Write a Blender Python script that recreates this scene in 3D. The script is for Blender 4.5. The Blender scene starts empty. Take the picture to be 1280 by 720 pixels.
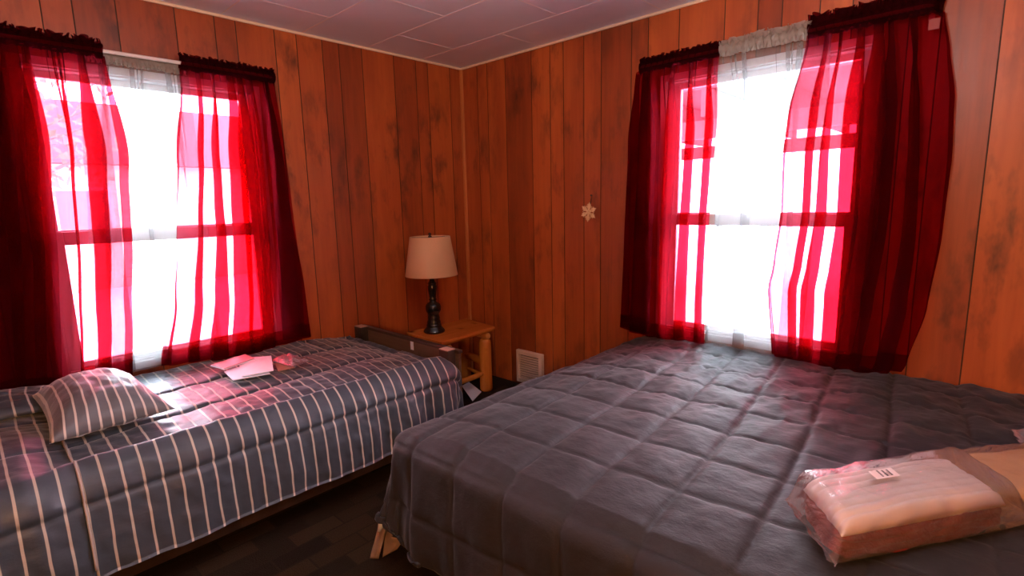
import bpy, bmesh, math, random
from mathutils import Vector, Matrix, noise
R_ = random.Random(7)
PI = math.pi
scene = bpy.context.scene
COL = scene.collection

# ------------------------------------------------------------------ helpers
def sm(a, b, x):
    t = min(1.0, max(0.0, (x - a) / (b - a)))
    return t * t * (3 - 2 * t)
def lerp(a, b, t): return a + (b - a) * t
def pl(pts, x):
    """piecewise linear through (x, value) pairs sorted by x"""
    if x <= pts[0][0]: return pts[0][1]
    for (x0, v0), (x1, v1) in zip(pts, pts[1:]):
        if x <= x1: return lerp(v0, v1, sm(0, 1, (x - x0) / (x1 - x0)) * .5 + (x - x0) / (x1 - x0) * .5)
    return pts[-1][1]
def nz(x, y, z=0.0): return noise.noise(Vector((x, y, z)))
def fbm(x, y, z=0.0, o=3):
    s, a, f = 0, 1, 1
    for _ in range(o):
        s += a * nz(x * f, y * f, z * f + 7.3 * _); a *= .5; f *= 2.1
    return s

class MB:
    """collects shapes into one mesh"""
    def __init__(s): s.v = []; s.f = []; s.mi = []; s.cur = 0
    def add(s, vs, fs):
        n = len(s.v); s.v += [tuple(v) for v in vs]
        s.f += [tuple(i + n for i in f) for f in fs]; s.mi += [s.cur] * len(fs)
    def box(s, x0, x1, y0, y1, z0, z1, bev=0.0, m=None):
        if bev <= 0:
            vs = [(x, y, z) for x in (x0, x1) for y in (y0, y1) for z in (z0, z1)]
            fs = [(0, 1, 3, 2), (4, 6, 7, 5), (0, 4, 5, 1), (2, 3, 7, 6), (0, 2, 6, 4), (1, 5, 7, 3)]
        else:
            bm = bmesh.new()
            bmesh.ops.create_cube(bm, size=1, matrix=Matrix.Translation(((x0 + x1) / 2, (y0 + y1) / 2, (z0 + z1) / 2)) @ Matrix.Diagonal((x1 - x0, y1 - y0, z1 - z0, 1)))
            bmesh.ops.bevel(bm, geom=bm.edges[:], offset=bev, segments=2, affect='EDGES', profile=.5)
            bm.verts.index_update()
            vs = [tuple(v.co) for v in bm.verts]; fs = [tuple(v.index for v in f.verts) for f in bm.faces]; bm.free()
        if m is not None: vs = [tuple(m @ Vector(v)) for v in vs]
        s.add(vs, fs)
    def tube(s, pts, rad, n=12, cap=True):
        pts = [Vector(p) for p in pts]
        if not isinstance(rad, (list, tuple)): rad = [rad] * len(pts)
        vs, fs = [], []
        t0 = (pts[1] - pts[0]).normalized()
        up = Vector((0, 0, 1)) if abs(t0.z) < .9 else Vector((1, 0, 0))
        a = t0.cross(up).normalized(); 
        for i, p in enumerate(pts):
            t = (pts[min(i + 1, len(pts) - 1)] - pts[max(i - 1, 0)]).normalized()
            a = (a - t * a.dot(t)).normalized(); b = t.cross(a)
            for k in range(n):
                an = 2 * PI * k / n
                vs.append(p + (a * math.cos(an) + b * math.sin(an)) * rad[i])
        for i in range(len(pts) - 1):
            for k in range(n):
                fs.append((i * n + k, i * n + (k + 1) % n, (i + 1) * n + (k + 1) % n, (i + 1) * n + k))
        if cap:
            fs.append(tuple(range(n - 1, -1, -1))); fs.append(tuple((len(pts) - 1) * n + k for k in range(n)))
        s.add(vs, fs)
    def lathe(s, prof, c, n=32):
        vs, fs = [], []
        for r, z in prof:
            for k in range(n):
                an = 2 * PI * k / n
                vs.append((c[0] + r * math.cos(an), c[1] + r * math.sin(an), c[2] + z))
        for i in range(len(prof) - 1):
            for k in range(n):
                fs.append((i * n + k, i * n + (k + 1) % n, (i + 1) * n + (k + 1) % n, (i + 1) * n + k))
        s.add(vs, fs)
    def grid(s, nu, nv, fn):
        vs = [fn(i / nu, j / nv) for j in range(nv + 1) for i in range(nu + 1)]
        fs = [(j * (nu + 1) + i, j * (nu + 1) + i + 1, (j + 1) * (nu + 1) + i + 1, (j + 1) * (nu + 1) + i) for j in range(nv) for i in range(nu)]
        s.add(vs, fs)
    def build(s, name, mats, parent=None, smooth=False, uvs=None):
        me = bpy.data.meshes.new(name)
        me.from_pydata(s.v, [], s.f); me.update()
        if not isinstance(mats, (list, tuple)): mats = [mats]
        for m in mats: me.materials.append(m)
        for p, i in zip(me.polygons, s.mi): p.material_index = i; p.use_smooth = smooth
        if uvs is not None:
            uv = me.uv_layers.new(name='UVMap')
            for l in me.loops: uv.data[l.index].uv = uvs[l.vertex_index]
        o = bpy.data.objects.new(name, me); COL.objects.link(o)
        if parent is not None:
            o.parent = parent
            q = parent; off = Vector((0, 0, 0))
            while q is not None: off += q.location; q = q.parent
            o.location = -off
        return o
def empty(name, loc):
    o = bpy.data.objects.new(name, None); o.location = loc; o.empty_display_size = .05; COL.objects.link(o); return o
def tag(o, label=None, cat=None, group=None, kind=None):
    if label: o['label'] = label
    if cat: o['category'] = cat
    if group: o['group'] = group
    if kind: o['kind'] = kind
    return o
def modsolid(o, t, off=-1):
    m = o.modifiers.new('solid', 'SOLIDIFY'); m.thickness = t; m.offset = off; return o
def subsurf(o, n=1):
    m = o.modifiers.new('sub', 'SUBSURF'); m.levels = n; m.render_levels = n; return o
def fix_normals(o):
    bm = bmesh.new(); bm.from_mesh(o.data); bmesh.ops.recalc_face_normals(bm, faces=bm.faces[:]); bm.to_mesh(o.data); bm.free(); return o

# ------------------------------------------------------------------ materials
class NT:
    def __init__(s, name):
        s.m = bpy.data.materials.new(name); s.m.use_nodes = True
        s.t = s.m.node_tree; s.t.nodes.clear(); s.out = s.n('ShaderNodeOutputMaterial')
    def n(s, typ, **kw):
        nd = s.t.nodes.new(typ)
        for k, v in kw.items():
            if k in nd.inputs: nd.inputs[k].default_value = v
            else: setattr(nd, k, v)
        return nd
    def l(s, a, b): s.t.links.new(a, b)
    def math(s, op, a, b=None, clamp=False):
        nd = s.n('ShaderNodeMath', operation=op, use_clamp=clamp)
        for i, x in enumerate((a, b)):
            if x is None: continue
            if isinstance(x, (int, float)): nd.inputs[i].default_value = x
            else: s.l(x, nd.inputs[i])
        return nd.outputs[0]
    def mix(s, f, a, b, blend='MIX'):
        nd = s.n('ShaderNodeMix', data_type='RGBA', blend_type=blend)
        for i, x in ((0, f), (6, a), (7, b)):
            if isinstance(x, (int, float)): nd.inputs[i].default_value = x
            elif isinstance(x, (tuple, list)): nd.inputs[i].default_value = (*x[:3], 1)
            else: s.l(x, nd.inputs[i])
        return nd.outputs[2]
    def ramp(s, f, stops):
        nd = s.n('ShaderNodeValToRGB'); el = nd.color_ramp.elements
        while len(el) < len(stops): el.new(.5)
        for e, (p, c) in zip(el, stops):
            e.position = p; e.color = (*c, 1) if isinstance(c, (tuple, list)) else (c, c, c, 1)
        s.l(f, nd.inputs[0]); return nd.outputs[0]
    def noise(s, vec, scale, detail=3, rough=.55):
        nd = s.n('ShaderNodeTexNoise', Scale=scale, Detail=detail, Roughness=rough)
        if vec is not None: s.l(vec, nd.inputs['Vector'])
        return nd.outputs['Fac']
    def mapped(s, src, scale=(1, 1, 1), loc=(0, 0, 0)):
        mp = s.n('ShaderNodeMapping'); mp.inputs['Scale'].default_value = scale; mp.inputs['Location'].default_value = loc
        s.l(src, mp.inputs['Vector']); return mp.outputs[0]
    def obj(s): return s.n('ShaderNodeTexCoord').outputs['Object']
    def bsdf(s, color, rough=.6, bump=None, bstr=.3, bdist=.01, metal=0, spec=.5, **kw):
        b = s.n('ShaderNodeBsdfPrincipled'); b.inputs['Metallic'].default_value = metal; b.inputs['Specular IOR Level'].default_value = spec
        if isinstance(color, (tuple, list)): b.inputs['Base Color'].default_value = (*color, 1)
        else: s.l(color, b.inputs['Base Color'])
        if isinstance(rough, (int, float)): b.inputs['Roughness'].default_value = rough
        else: s.l(rough, b.inputs['Roughness'])
        for k, v in kw.items(): b.inputs[k].default_value = v
        if bump is not None:
            bp = s.n('ShaderNodeBump', Strength=bstr, Distance=bdist); s.l(bump, bp.inputs['Height']); s.l(bp.outputs[0], b.inputs['Normal'])
        return b.outputs[0]
    def done(s, sh): s.l(sh, s.out.inputs['Surface']); return s.m

def mat_paint(name, c, rough=.5, var=.08, scale=9, bstr=.05, **kw):
    t = NT(name); o = t.obj(); f = t.noise(o, scale)
    col = t.mix(f, tuple(x * (1 - var) for x in c), tuple(min(1, x * (1 + var)) for x in c))
    return t.done(t.bsdf(col, rough, t.noise(o, scale * 12), bstr, .004, **kw))

def mat_panel(name):
    """varnished vertical board panelling with dark smudgy knots"""
    t = NT(name); o = t.obj()
    a = t.n('ShaderNodeAttribute', attribute_name='plank').outputs['Fac']
    comb = t.n('ShaderNodeCombineXYZ'); t.l(t.math('MULTIPLY', a, 37.0), comb.inputs[0]); t.l(t.math('MULTIPLY', a, 11.0), comb.inputs[2])
    va = t.n('ShaderNodeVectorMath', operation='ADD'); t.l(o, va.inputs[0]); t.l(comb.outputs[0], va.inputs[1]); p = va.outputs[0]
    grain = t.noise(t.mapped(p, (60, 60, 2.2)), 1.0, 4, .6)
    flame = t.noise(t.mapped(p, (10, 10, 1.1)), 1.0, 3, .6)
    blot = t.noise(t.mapped(p, (9, 9, 3.6)), 1.0, 4, .62)
    tone = t.math('ADD', t.math('MULTIPLY', a, .36), t.math('ADD', t.math('MULTIPLY', flame, .58), t.math('MULTIPLY', grain, .24)))
    c = t.ramp(tone, [(.20, (.14, .026, .007)), (.55, (.33, .066, .014)), (.95, (.53, .130, .026))])
    k = t.ramp(blot, [(.50, 0.0), (.68, 1.0)])
    big = t.ramp(t.noise(t.mapped(o, (1.6, 1.6, 1.3), (3.1, 0, .7)), 1.0, 2), [(.40, .25), (.62, 1.0)])
    c = t.mix(t.math('MULTIPLY', t.math('MULTIPLY', k, big), .92), c, (.085, .022, .009))
    return t.done(t.bsdf(c, t.math('ADD', .30, t.math('MULTIPLY', grain, .2)), grain, .08, .003, spec=.4))
def mat_wood(name, c0, c1, axis=2, rough=.4, sc=1.0, spec=.5):
    t = NT(name); o = t.obj(); s = [22 * sc] * 3; s[axis] = 1.6 * sc
    g = t.noise(t.mapped(o, tuple(s)), 1.0, 4, .6)
    k = t.ramp(t.noise(t.mapped(o, (7, 7, 7)), 1.0, 2), [(.62, 0.0), (.74, .8)])
    c = t.mix(k, t.ramp(g, [(.25, c0), (.75, c1)]), tuple(x * .35 for x in c0))
    return t.done(t.bsdf(c, rough, g, .1, .003, spec=spec))
def mat_sheer(name, tint, dens, dif, trl, weave=900):
    t = NT(name)
    tr = t.n('ShaderNodeBsdfTransparent'); tr.inputs[0].default_value = (*tint, 1)
    d = t.n('ShaderNodeBsdfDiffuse'); d.inputs[0].default_value = (*dif, 1)
    g = t.n('ShaderNodeBsdfTranslucent'); g.inputs[0].default_value = (*trl, 1)
    m1 = t.n('ShaderNodeMixShader'); m1.inputs[0].default_value = .5; t.l(d.outputs[0], m1.inputs[1]); t.l(g.outputs[0], m1.inputs[2])
    uv = t.n('ShaderNodeTexCoord').outputs['UV']
    w = t.noise(t.mapped(uv, (260, 40, 1)), 1.0, 2)
    f = t.math('ADD', dens - .05, t.math('MULTIPLY', w, .1))
    m2 = t.n('ShaderNodeMixShader'); t.l(f, m2.inputs[0]); t.l(tr.outputs[0], m2.inputs[1]); t.l(m1.outputs[0], m2.inputs[2])
    return t.done(m2.outputs[0])
def mat_glass(name):
    t = NT(name)
    tr = t.n('ShaderNodeBsdfTransparent'); tr.inputs[0].default_value = (.96, .97, .97, 1)
    gl = t.n('ShaderNodeBsdfGlossy', Roughness=.02)
    fr = t.n('ShaderNodeFresnel', IOR=1.45)
    m = t.n('ShaderNodeMixShader'); t.l(fr.outputs[0], m.inputs[0]); t.l(tr.outputs[0], m.inputs[1]); t.l(gl.outputs[0], m.inputs[2])
    return t.done(m.outputs[0])
def mat_plastic(name, milk=.22, tint=(.97, .95, .96)):
    t = NT(name); o = t.obj()
    w = t.noise(o, 28, 4, .6)
    bp = t.n('ShaderNodeBump', Strength=.5, Distance=.012); t.l(w, bp.inputs['Height'])
    tr = t.n('ShaderNodeBsdfTransparent'); tr.inputs[0].default_value = (*tint, 1)
    gl = t.n('ShaderNodeBsdfGlossy', Roughness=.18); t.l(bp.outputs[0], gl.inputs['Normal'])
    df = t.n('ShaderNodeBsdfDiffuse'); df.inputs[0].default_value = (.85, .8, .82, 1)
    fr = t.n('ShaderNodeFresnel', IOR=1.4); t.l(bp.outputs[0], fr.inputs['Normal'])
    m = t.n('ShaderNodeMixShader'); m.inputs[0].default_value = milk; t.l(tr.outputs[0], m.inputs[1]); t.l(df.outputs[0], m.inputs[2])
    m2 = t.n('ShaderNodeMixShader'); t.l(t.math('MULTIPLY', fr.outputs[0], .8), m2.inputs[0]); t.l(m.outputs[0], m2.inputs[1]); t.l(gl.outputs[0], m2.inputs[2])
    return t.done(m2.outputs[0])
def mat_striped(name, base, stripe, period=.050, width=.15, off=0.0, rough=.42, vari=.12, sheen=.5):
    """satin fabric with narrow stripes running along V, spaced along U (metres)"""
    t = NT(name); uv = t.n('ShaderNodeTexCoord').outputs['UV']
    sp = t.n('ShaderNodeSeparateXYZ'); t.l(uv, sp.inputs[0])
    wob = t.math('MULTIPLY', t.math('SUBTRACT', t.noise(t.mapped(uv, (5, 5, 1)), 1.0, 2), .5), .012)
    u = t.math('DIVIDE', t.math('ADD', t.math('ADD', sp.outputs[0], off), wob), period)
    fr = t.math('FRACT', u); d = t.math('ABSOLUTE', t.math('SUBTRACT', fr, .5))
    s = t.ramp(d, [(width * .5 - .012, 1.0), (width * .5 + .012, 0.0)])
    f = t.noise(t.mapped(uv, (6, 6, 1)), 1.0, 3)
    b = t.mix(f, tuple(x * (1 - vari) for x in base), tuple(x * (1 + vari) for x in base))
    c = t.mix(s, b, stripe)
    wr = t.noise(t.mapped(uv, (16, 42, 1)), 1.0, 5, .6)
    return t.done(t.bsdf(c, rough, wr, .40, .005, spec=.42, **{'Sheen Weight': sheen, 'Sheen Roughness': .3, 'Sheen Tint': (.85, .93, 1, 1)}))
def mat_cloth(name, c, rough=.75, sc=14, bstr=.5, bd=.01, spec=.3, var=.1, sheen=0.0):
    t = NT(name); o = t.obj()
    w = t.noise(t.mapped(o, (sc * 1.6, sc * .8, sc)), 1.0, 5, .6); f = t.noise(o, 320, 1)
    h = t.math('ADD', w, t.math('MULTIPLY', f, .08))
    col = t.mix(t.noise(o, 3, 2), tuple(x * (1 - var) for x in c), tuple(x * (1 + var) for x in c))
    return t.done(t.bsdf(col, rough, h, bstr, bd, spec=spec, **{'Sheen Weight': sheen, 'Sheen Roughness': .35}))
def mat_carpet(name):
    t = NT(name); o = t.obj()
    br = t.n('ShaderNodeTexBrick', Scale=1.0); t.l(t.mapped(o, (1, 1, 1)), br.inputs['Vector'])
    br.inputs['Color1'].default_value = (.055, .036, .020, 1); br.inputs['Color2'].default_value = (.020, .015, .011, 1); br.inputs['Mortar'].default_value = (.03, .021, .014, 1)
    br.inputs['Mortar Size'].default_value = .004; br.inputs['Brick Width'].default_value = .20; br.inputs['Row Height'].default_value = .09; br.inputs['Bias'].default_value = 0
    f = t.noise(o, 240, 2, .7)
    c = t.mix(.6, br.outputs['Color'], t.ramp(f, [(.3, .25), (.7, 1.0)]), 'MULTIPLY')
    return t.done(t.bsdf(c, .95, f, .7, .01, spec=.1))

M = {}
M['panel'] = mat_panel('wood_panelling')
M['corner'] = mat_wood('corner_moulding', (.42, .13, .03), (.62, .22, .06))
M['crown'] = mat_paint('crown_moulding', (.80, .60, .42), .45)
M['groove'] = mat_paint('groove_stain', (.05, .018, .006), .7)
M['ceil'] = mat_paint('ceiling_board', (.74, .76, .90), .55, .04, 3)
M['seam'] = mat_paint('ceiling_seam', (.80, .72, .74), .5)
M['carpet'] = mat_carpet('patchwork_carpet')
M['white'] = mat_paint('white_trim_paint', (.74, .72, .74), .4)
M['glass'] = mat_glass('window_glass')
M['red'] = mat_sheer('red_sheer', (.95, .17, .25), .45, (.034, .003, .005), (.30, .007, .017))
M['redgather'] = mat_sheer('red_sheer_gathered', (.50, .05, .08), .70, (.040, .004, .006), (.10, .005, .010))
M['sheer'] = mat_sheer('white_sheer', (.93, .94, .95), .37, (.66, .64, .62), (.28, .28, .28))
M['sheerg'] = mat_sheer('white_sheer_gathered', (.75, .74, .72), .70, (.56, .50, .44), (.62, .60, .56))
M['rod'] = mat_paint('white_enamel', (.75, .73, .70), .35)
M['stripe'] = mat_striped('striped_satin', (.047, .064, .084), (.46, .43, .36), width=.14)
M['stripe_c'] = mat_striped('striped_cushion', (.120, .135, .150), (.62, .60, .54), .0285, .20, .006)
M['piping'] = mat_cloth('piping_cord', (.42, .38, .34))
M['charcoal'] = mat_cloth('charcoal_microfibre', (.025, .0245, .026), .66, 13, .6, .008, .28, .1, .12)
M['mattress'] = mat_cloth('mattress_ticking', (.35, .33, .31))
M['black'] = mat_paint('black_metal', (.012, .011, .011), .4)
M['darkwood'] = mat_wood('dark_bed_wood', (.020, .012, .008), (.055, .032, .020), 1, .45)
M['boardwood'] = mat_wood('worn_board', (.060, .036, .020), (.16, .10, .055), 1, .35)
M['cut'] = mat_wood('post_end_grain', (.42, .27, .19), (.56, .38, .28), 0, .6)
M['pine'] = mat_wood('varnished_pine', (.46, .140, .020), (.68, .240, .040), 2, .25)
M['pinetop'] = mat_wood('varnished_pine_slab', (.46, .125, .020), (.62, .200, .035), 0, .25)
M['pineend'] = mat_wood('pine_end_grain', (.50, .17, .03), (.70, .28, .06), 2, .4)
M['lampblack'] = mat_paint('lamp_black', (.010, .009, .009), .22)
M['shade'] = mat_paint('cream_linen', (.64, .40, .21), .8, .05, 120, .2)
M['heater'] = mat_paint('heater_cream', (.72, .56, .44), .45)
M['heatdark'] = mat_paint('heater_dark', (.10, .08, .07), .6)
M['straw'] = mat_wood('pale_straw', (.62, .40, .18), (.82, .58, .32), 2, .6, 3)
M['nail'] = mat_paint('nail_metal', (.03, .025, .02), .4)
M['paper'] = mat_paint('white_card', (.70, .80, .88), .6, .03)
M['print'] = mat_paint('pink_printed_card', (.60, .42, .48), .4, .35, 22)
M['brownc'] = mat_paint('brown_card', (.34, .20, .12), .7)
M['bag'] = mat_plastic('clear_bag', .16)
M['bag2'] = mat_plastic('milky_bag', .12, (.95, .9, .86))
M['pad'] = mat_cloth('white_quilted_pad', (.86, .80, .78), .8, 18, .2, .004)
M['redc'] = mat_cloth('red_folded_cloth', (.24, .026, .020), .6, 22, 1.0, .02)
M['tan'] = mat_cloth('tan_cloth', (.66, .38, .16), .75, 10, .3)
M['label'] = mat_paint('sticker_paper', (.82, .72, .68), .5)
M['ink'] = mat_paint('sticker_ink', (.03, .025, .03), .6)
M['beige'] = mat_cloth('beige_wrapper', (.34, .26, .20), .6, 20, .6)
M['snow'] = mat_paint('pale_ground', (.80, .82, .84), .9)
M['siding'] = mat_paint('cream_siding', (.70, .62, .52), .7)
M['roofing'] = mat_paint('grey_roofing', (.06, .06, .06), .8)
M['porch'] = mat_paint('weathered_timber', (.050, .047, .047), .8)
M['bark'] = mat_wood('bark', (.10, .07, .05), (.22, .17, .13))
M['leaf'] = mat_paint('leaf_green', (.10, .16, .10), .6, .4)
M['bulb'] = None

# ------------------------------------------------------------------ dimensions (metres, corner of the room at the origin)
H = 2.2325
CAMP = Vector((-2.643, -2.941, 1.28))
XW, YS = -3.75, -4.70      # far sides of the room
TH = .14                   # wall thickness
WZ0, WZ1 = .575, 1.88      # window opening heights
WL = (-2.375, -1.465)      # left window opening in x
WR = (-2.490, -1.590)      # right window opening in y

# ------------------------------------------------------------------ room shell
PAT = [.1147, .3187, .4229, .6035, .8435, 1.0031, 1.1115, 1.2694]   # groove distances, one panel sheet = 1.281
def grooves(off, lim):
    S = .95; g = []
    for k in range(-1, 6):
        for q in PAT:
            d = (q + 1.281 * k - off) * S
            if .01 < d < lim - .02: g.append(d)
    return sorted(set(round(x, 4) for x in g))
def panel_wall(name, to3, length, off, opening=None, seed=1):
    """to3(d, depth, z): d along the wall from its start, depth into the wall"""
    rr = random.Random(seed); mb = MB(); plank = []
    gs = grooves(off, length); gw = .0045; gd = .004
    segs = []; cur = 0.0
    for g in gs:
        segs.append((cur, g - gw / 2, 0)); segs.append((g - gw / 2, g + gw / 2, 1)); cur = g + gw / 2
    segs.append((cur, length, 0))
    for a, b, isg in segs:
        val = rr.random()
        cuts = [a, b]
        if opening: cuts += [q for q in opening[:2] if a < q < b]
        cuts = sorted(cuts)
        for c0, c1 in zip(cuts, cuts[1:]):
            zs = [(0, H)]
            if opening and opening[0] - 1e-6 <= c0 and c1 <= opening[1] + 1e-6: zs = [(0, opening[2]), (opening[3], H)]
            for z0, z1 in zs:
                dp = gd if isg else 0.0
                mb.cur = 1 if isg else 0
                mb.add([to3(c0, dp, z0), to3(c1, dp, z0), to3(c1, dp, z1), to3(c0, dp, z1)], [(0, 1, 2, 3)]); plank.append(val)
                if isg:
                    for c in (c0, c1):
                        if c in (a, b):
                            mb.add([to3(c, 0, z0), to3(c, gd, z0), to3(c, gd, z1), to3(c, 0, z1)], [(0, 1, 2, 3)]); plank.append(val)
    # back of the wall, with the same opening, and its outer edges
    mb.cur = 2
    if opening:
        o0, o1, p0, p1 = opening
        rects = [(0, o0, 0, H), (o1, length, 0, H), (o0, o1, 0, p0), (o0, o1, p1, H)]
    else: rects = [(0, length, 0, H)]
    for c0, c1, z0, z1 in rects:
        mb.add([to3(c0, TH, z0), to3(c1, TH, z0), to3(c1, TH, z1), to3(c0, TH, z1)], [(0, 1, 2, 3)]); plank.append(.5)
    for c in (0, length):
        mb.add([to3(c, 0, 0), to3(c, TH, 0), to3(c, TH, H), to3(c, 0, H)], [(0, 1, 2, 3)]); plank.append(.5)
    for z in (0, H):
        mb.add([to3(0, 0, z), to3(length, 0, z), to3(length, TH, z), to3(0, TH, z)], [(0, 1, 2, 3)]); plank.append(.5)
    o = mb.build(name, [M['panel'], M['groove'], M['siding']])
    at = o.data.attributes.new('plank', 'FLOAT', 'FACE')
    for i, v in enumerate(plank): at.data[i].value = v
    return tag(o, kind='structure')
panel_wall('wall_north', lambda d, p, z: (-d, p, z), -XW, 0.0, (-WL[1], -WL[0], WZ0, WZ1), 11)
panel_wall('wall_east', lambda d, p, z: (p, -d, z), -YS, .1478, (-WR[1], -WR[0], WZ0, WZ1), 5)
panel_wall('wall_south', lambda d, p, z: (-d, YS - p, z), -XW, .3, None, 8)
panel_wall('wall_west', lambda d, p, z: (XW - p, -d, z), -YS, .5, None, 9)

mb = MB(); mb.box(XW - TH, TH, YS - TH, TH, -.12, 0); tag(mb.build('floor', M['carpet']), kind='structure')
mb = MB(); mb.box(XW - TH, TH, YS - TH, TH, H, H + .12)
mb.cur = 1
bx = .348
xs = [-bx - .413 * k for k in range(0, 9)]
for x in xs: mb.box(x - .003, x + .003, YS, 0, H - .0012, H + .001)
edges = [0.0] + xs
for i, (x1, x0) in enumerate(zip(edges, edges[1:])):
    st = .326 if i % 2 else .735
    y = -st
    while y > YS:
        mb.box(x0, x1, y - .002, y + .002, H - .0010, H + .001); y -= .822
tag(mb.build('ceiling', [M['ceil'], M['seam']]), kind='structure')
def trim(name, mat, *boxes):
    mb = MB()
    for b in boxes: mb.box(*b, bev=.003)
    return tag(mb.build(name, mat), kind='structure')
trim('trim_1', M['corner'], (-.020, -.0005, -.020, -.0005, 0, H - .014))
trim('trim_2', M['crown'], (XW, 0, -.012, -.0005, H - .015, H - .0005))
trim('trim_3', M['crown'], (-.012, -.0005, YS, -.012, H - .015, H - .0005))
trim('trim_4', M['crown'], (XW, 0, YS + .0005, YS + .012, H - .015, H - .0005), (XW + .0005, XW + .012, YS, 0, H - .015, H - .0005))

# ------------------------------------------------------------------ windows
def window(name, to3, a, b):
    """double-hung sash window; a..b opening along the wall"""
    root = empty(name, to3((a + b) / 2, 0, WZ0)); tag(root, kind='structure')
    def bx(mb, d0, d1, p0, p1, z0, z1, bev=.003):
        p = to3(d0, p0, z0); q = to3(d1, p1, z1)
        mb.box(min(p[0], q[0]), max(p[0], q[0]), min(p[1], q[1]), max(p[1], q[1]), z0, z1, bev)
    cw = .030
    mb = MB()
    bx(mb, a - cw, a + .004, -.014, .002, WZ0 - cw, WZ1 + cw); bx(mb, b - .004, b + cw, -.014, .002, WZ0 - cw, WZ1 + cw)
    bx(mb, a + .004, b - .004, -.014, .002, WZ1 - .004, WZ1 + cw); bx(mb, a + .004, b - .004, -.018, .002, WZ0 - cw, WZ0 + .004)
    mb.build('window_frame', M['white'], root)
    mb = MB()
    bx(mb, a, a + .012, .0, TH + .01, WZ0, WZ1, 0); bx(mb, b - .012, b, .0, TH + .01, WZ0, WZ1, 0)
    bx(mb, a, b, .0, TH + .01, WZ1 - .012, WZ1, 0); bx(mb, a, b, .0, TH + .03, WZ0, WZ0 + .012, 0)
    mb.build('window_reveal', M['white'], root)
    zm = 1.175
    for nm, z0, z1, p, st, rb, rt in (('upper_sash', zm - .020, WZ1 - .012, .050, .040, .050, .028), ('lower_sash', WZ0 + .012, zm + .024, .018, .050, .030, .058)):
        mb = MB(); x0, x1 = a + .012, b - .012
        bx(mb, x0, x0 + st, p, p + .030, z0, z1); bx(mb, x1 - st, x1, p, p + .030, z0, z1)
        bx(mb, x0 + st, x1 - st, p, p + .030, z0, z0 + (rb if nm == 'upper_sash' else .032)); bx(mb, x0 + st, x1 - st, p, p + .030, z1 - (rt), z1)
        s = mb.build(nm, M['white'], root)
        mb = MB(); bx(mb, x0 + st - .004, x1 - st + .004, p + .013, p + .017, z0 + .02, z1 - .02, 0)
        mb.build('pane', M['glass'], s)
    return root
window('window_1', lambda d, p, z: (d, p, z), WL[0], WL[1])
window('window_2', lambda d, p, z: (p, d, z), WR[0], WR[1])

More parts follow.
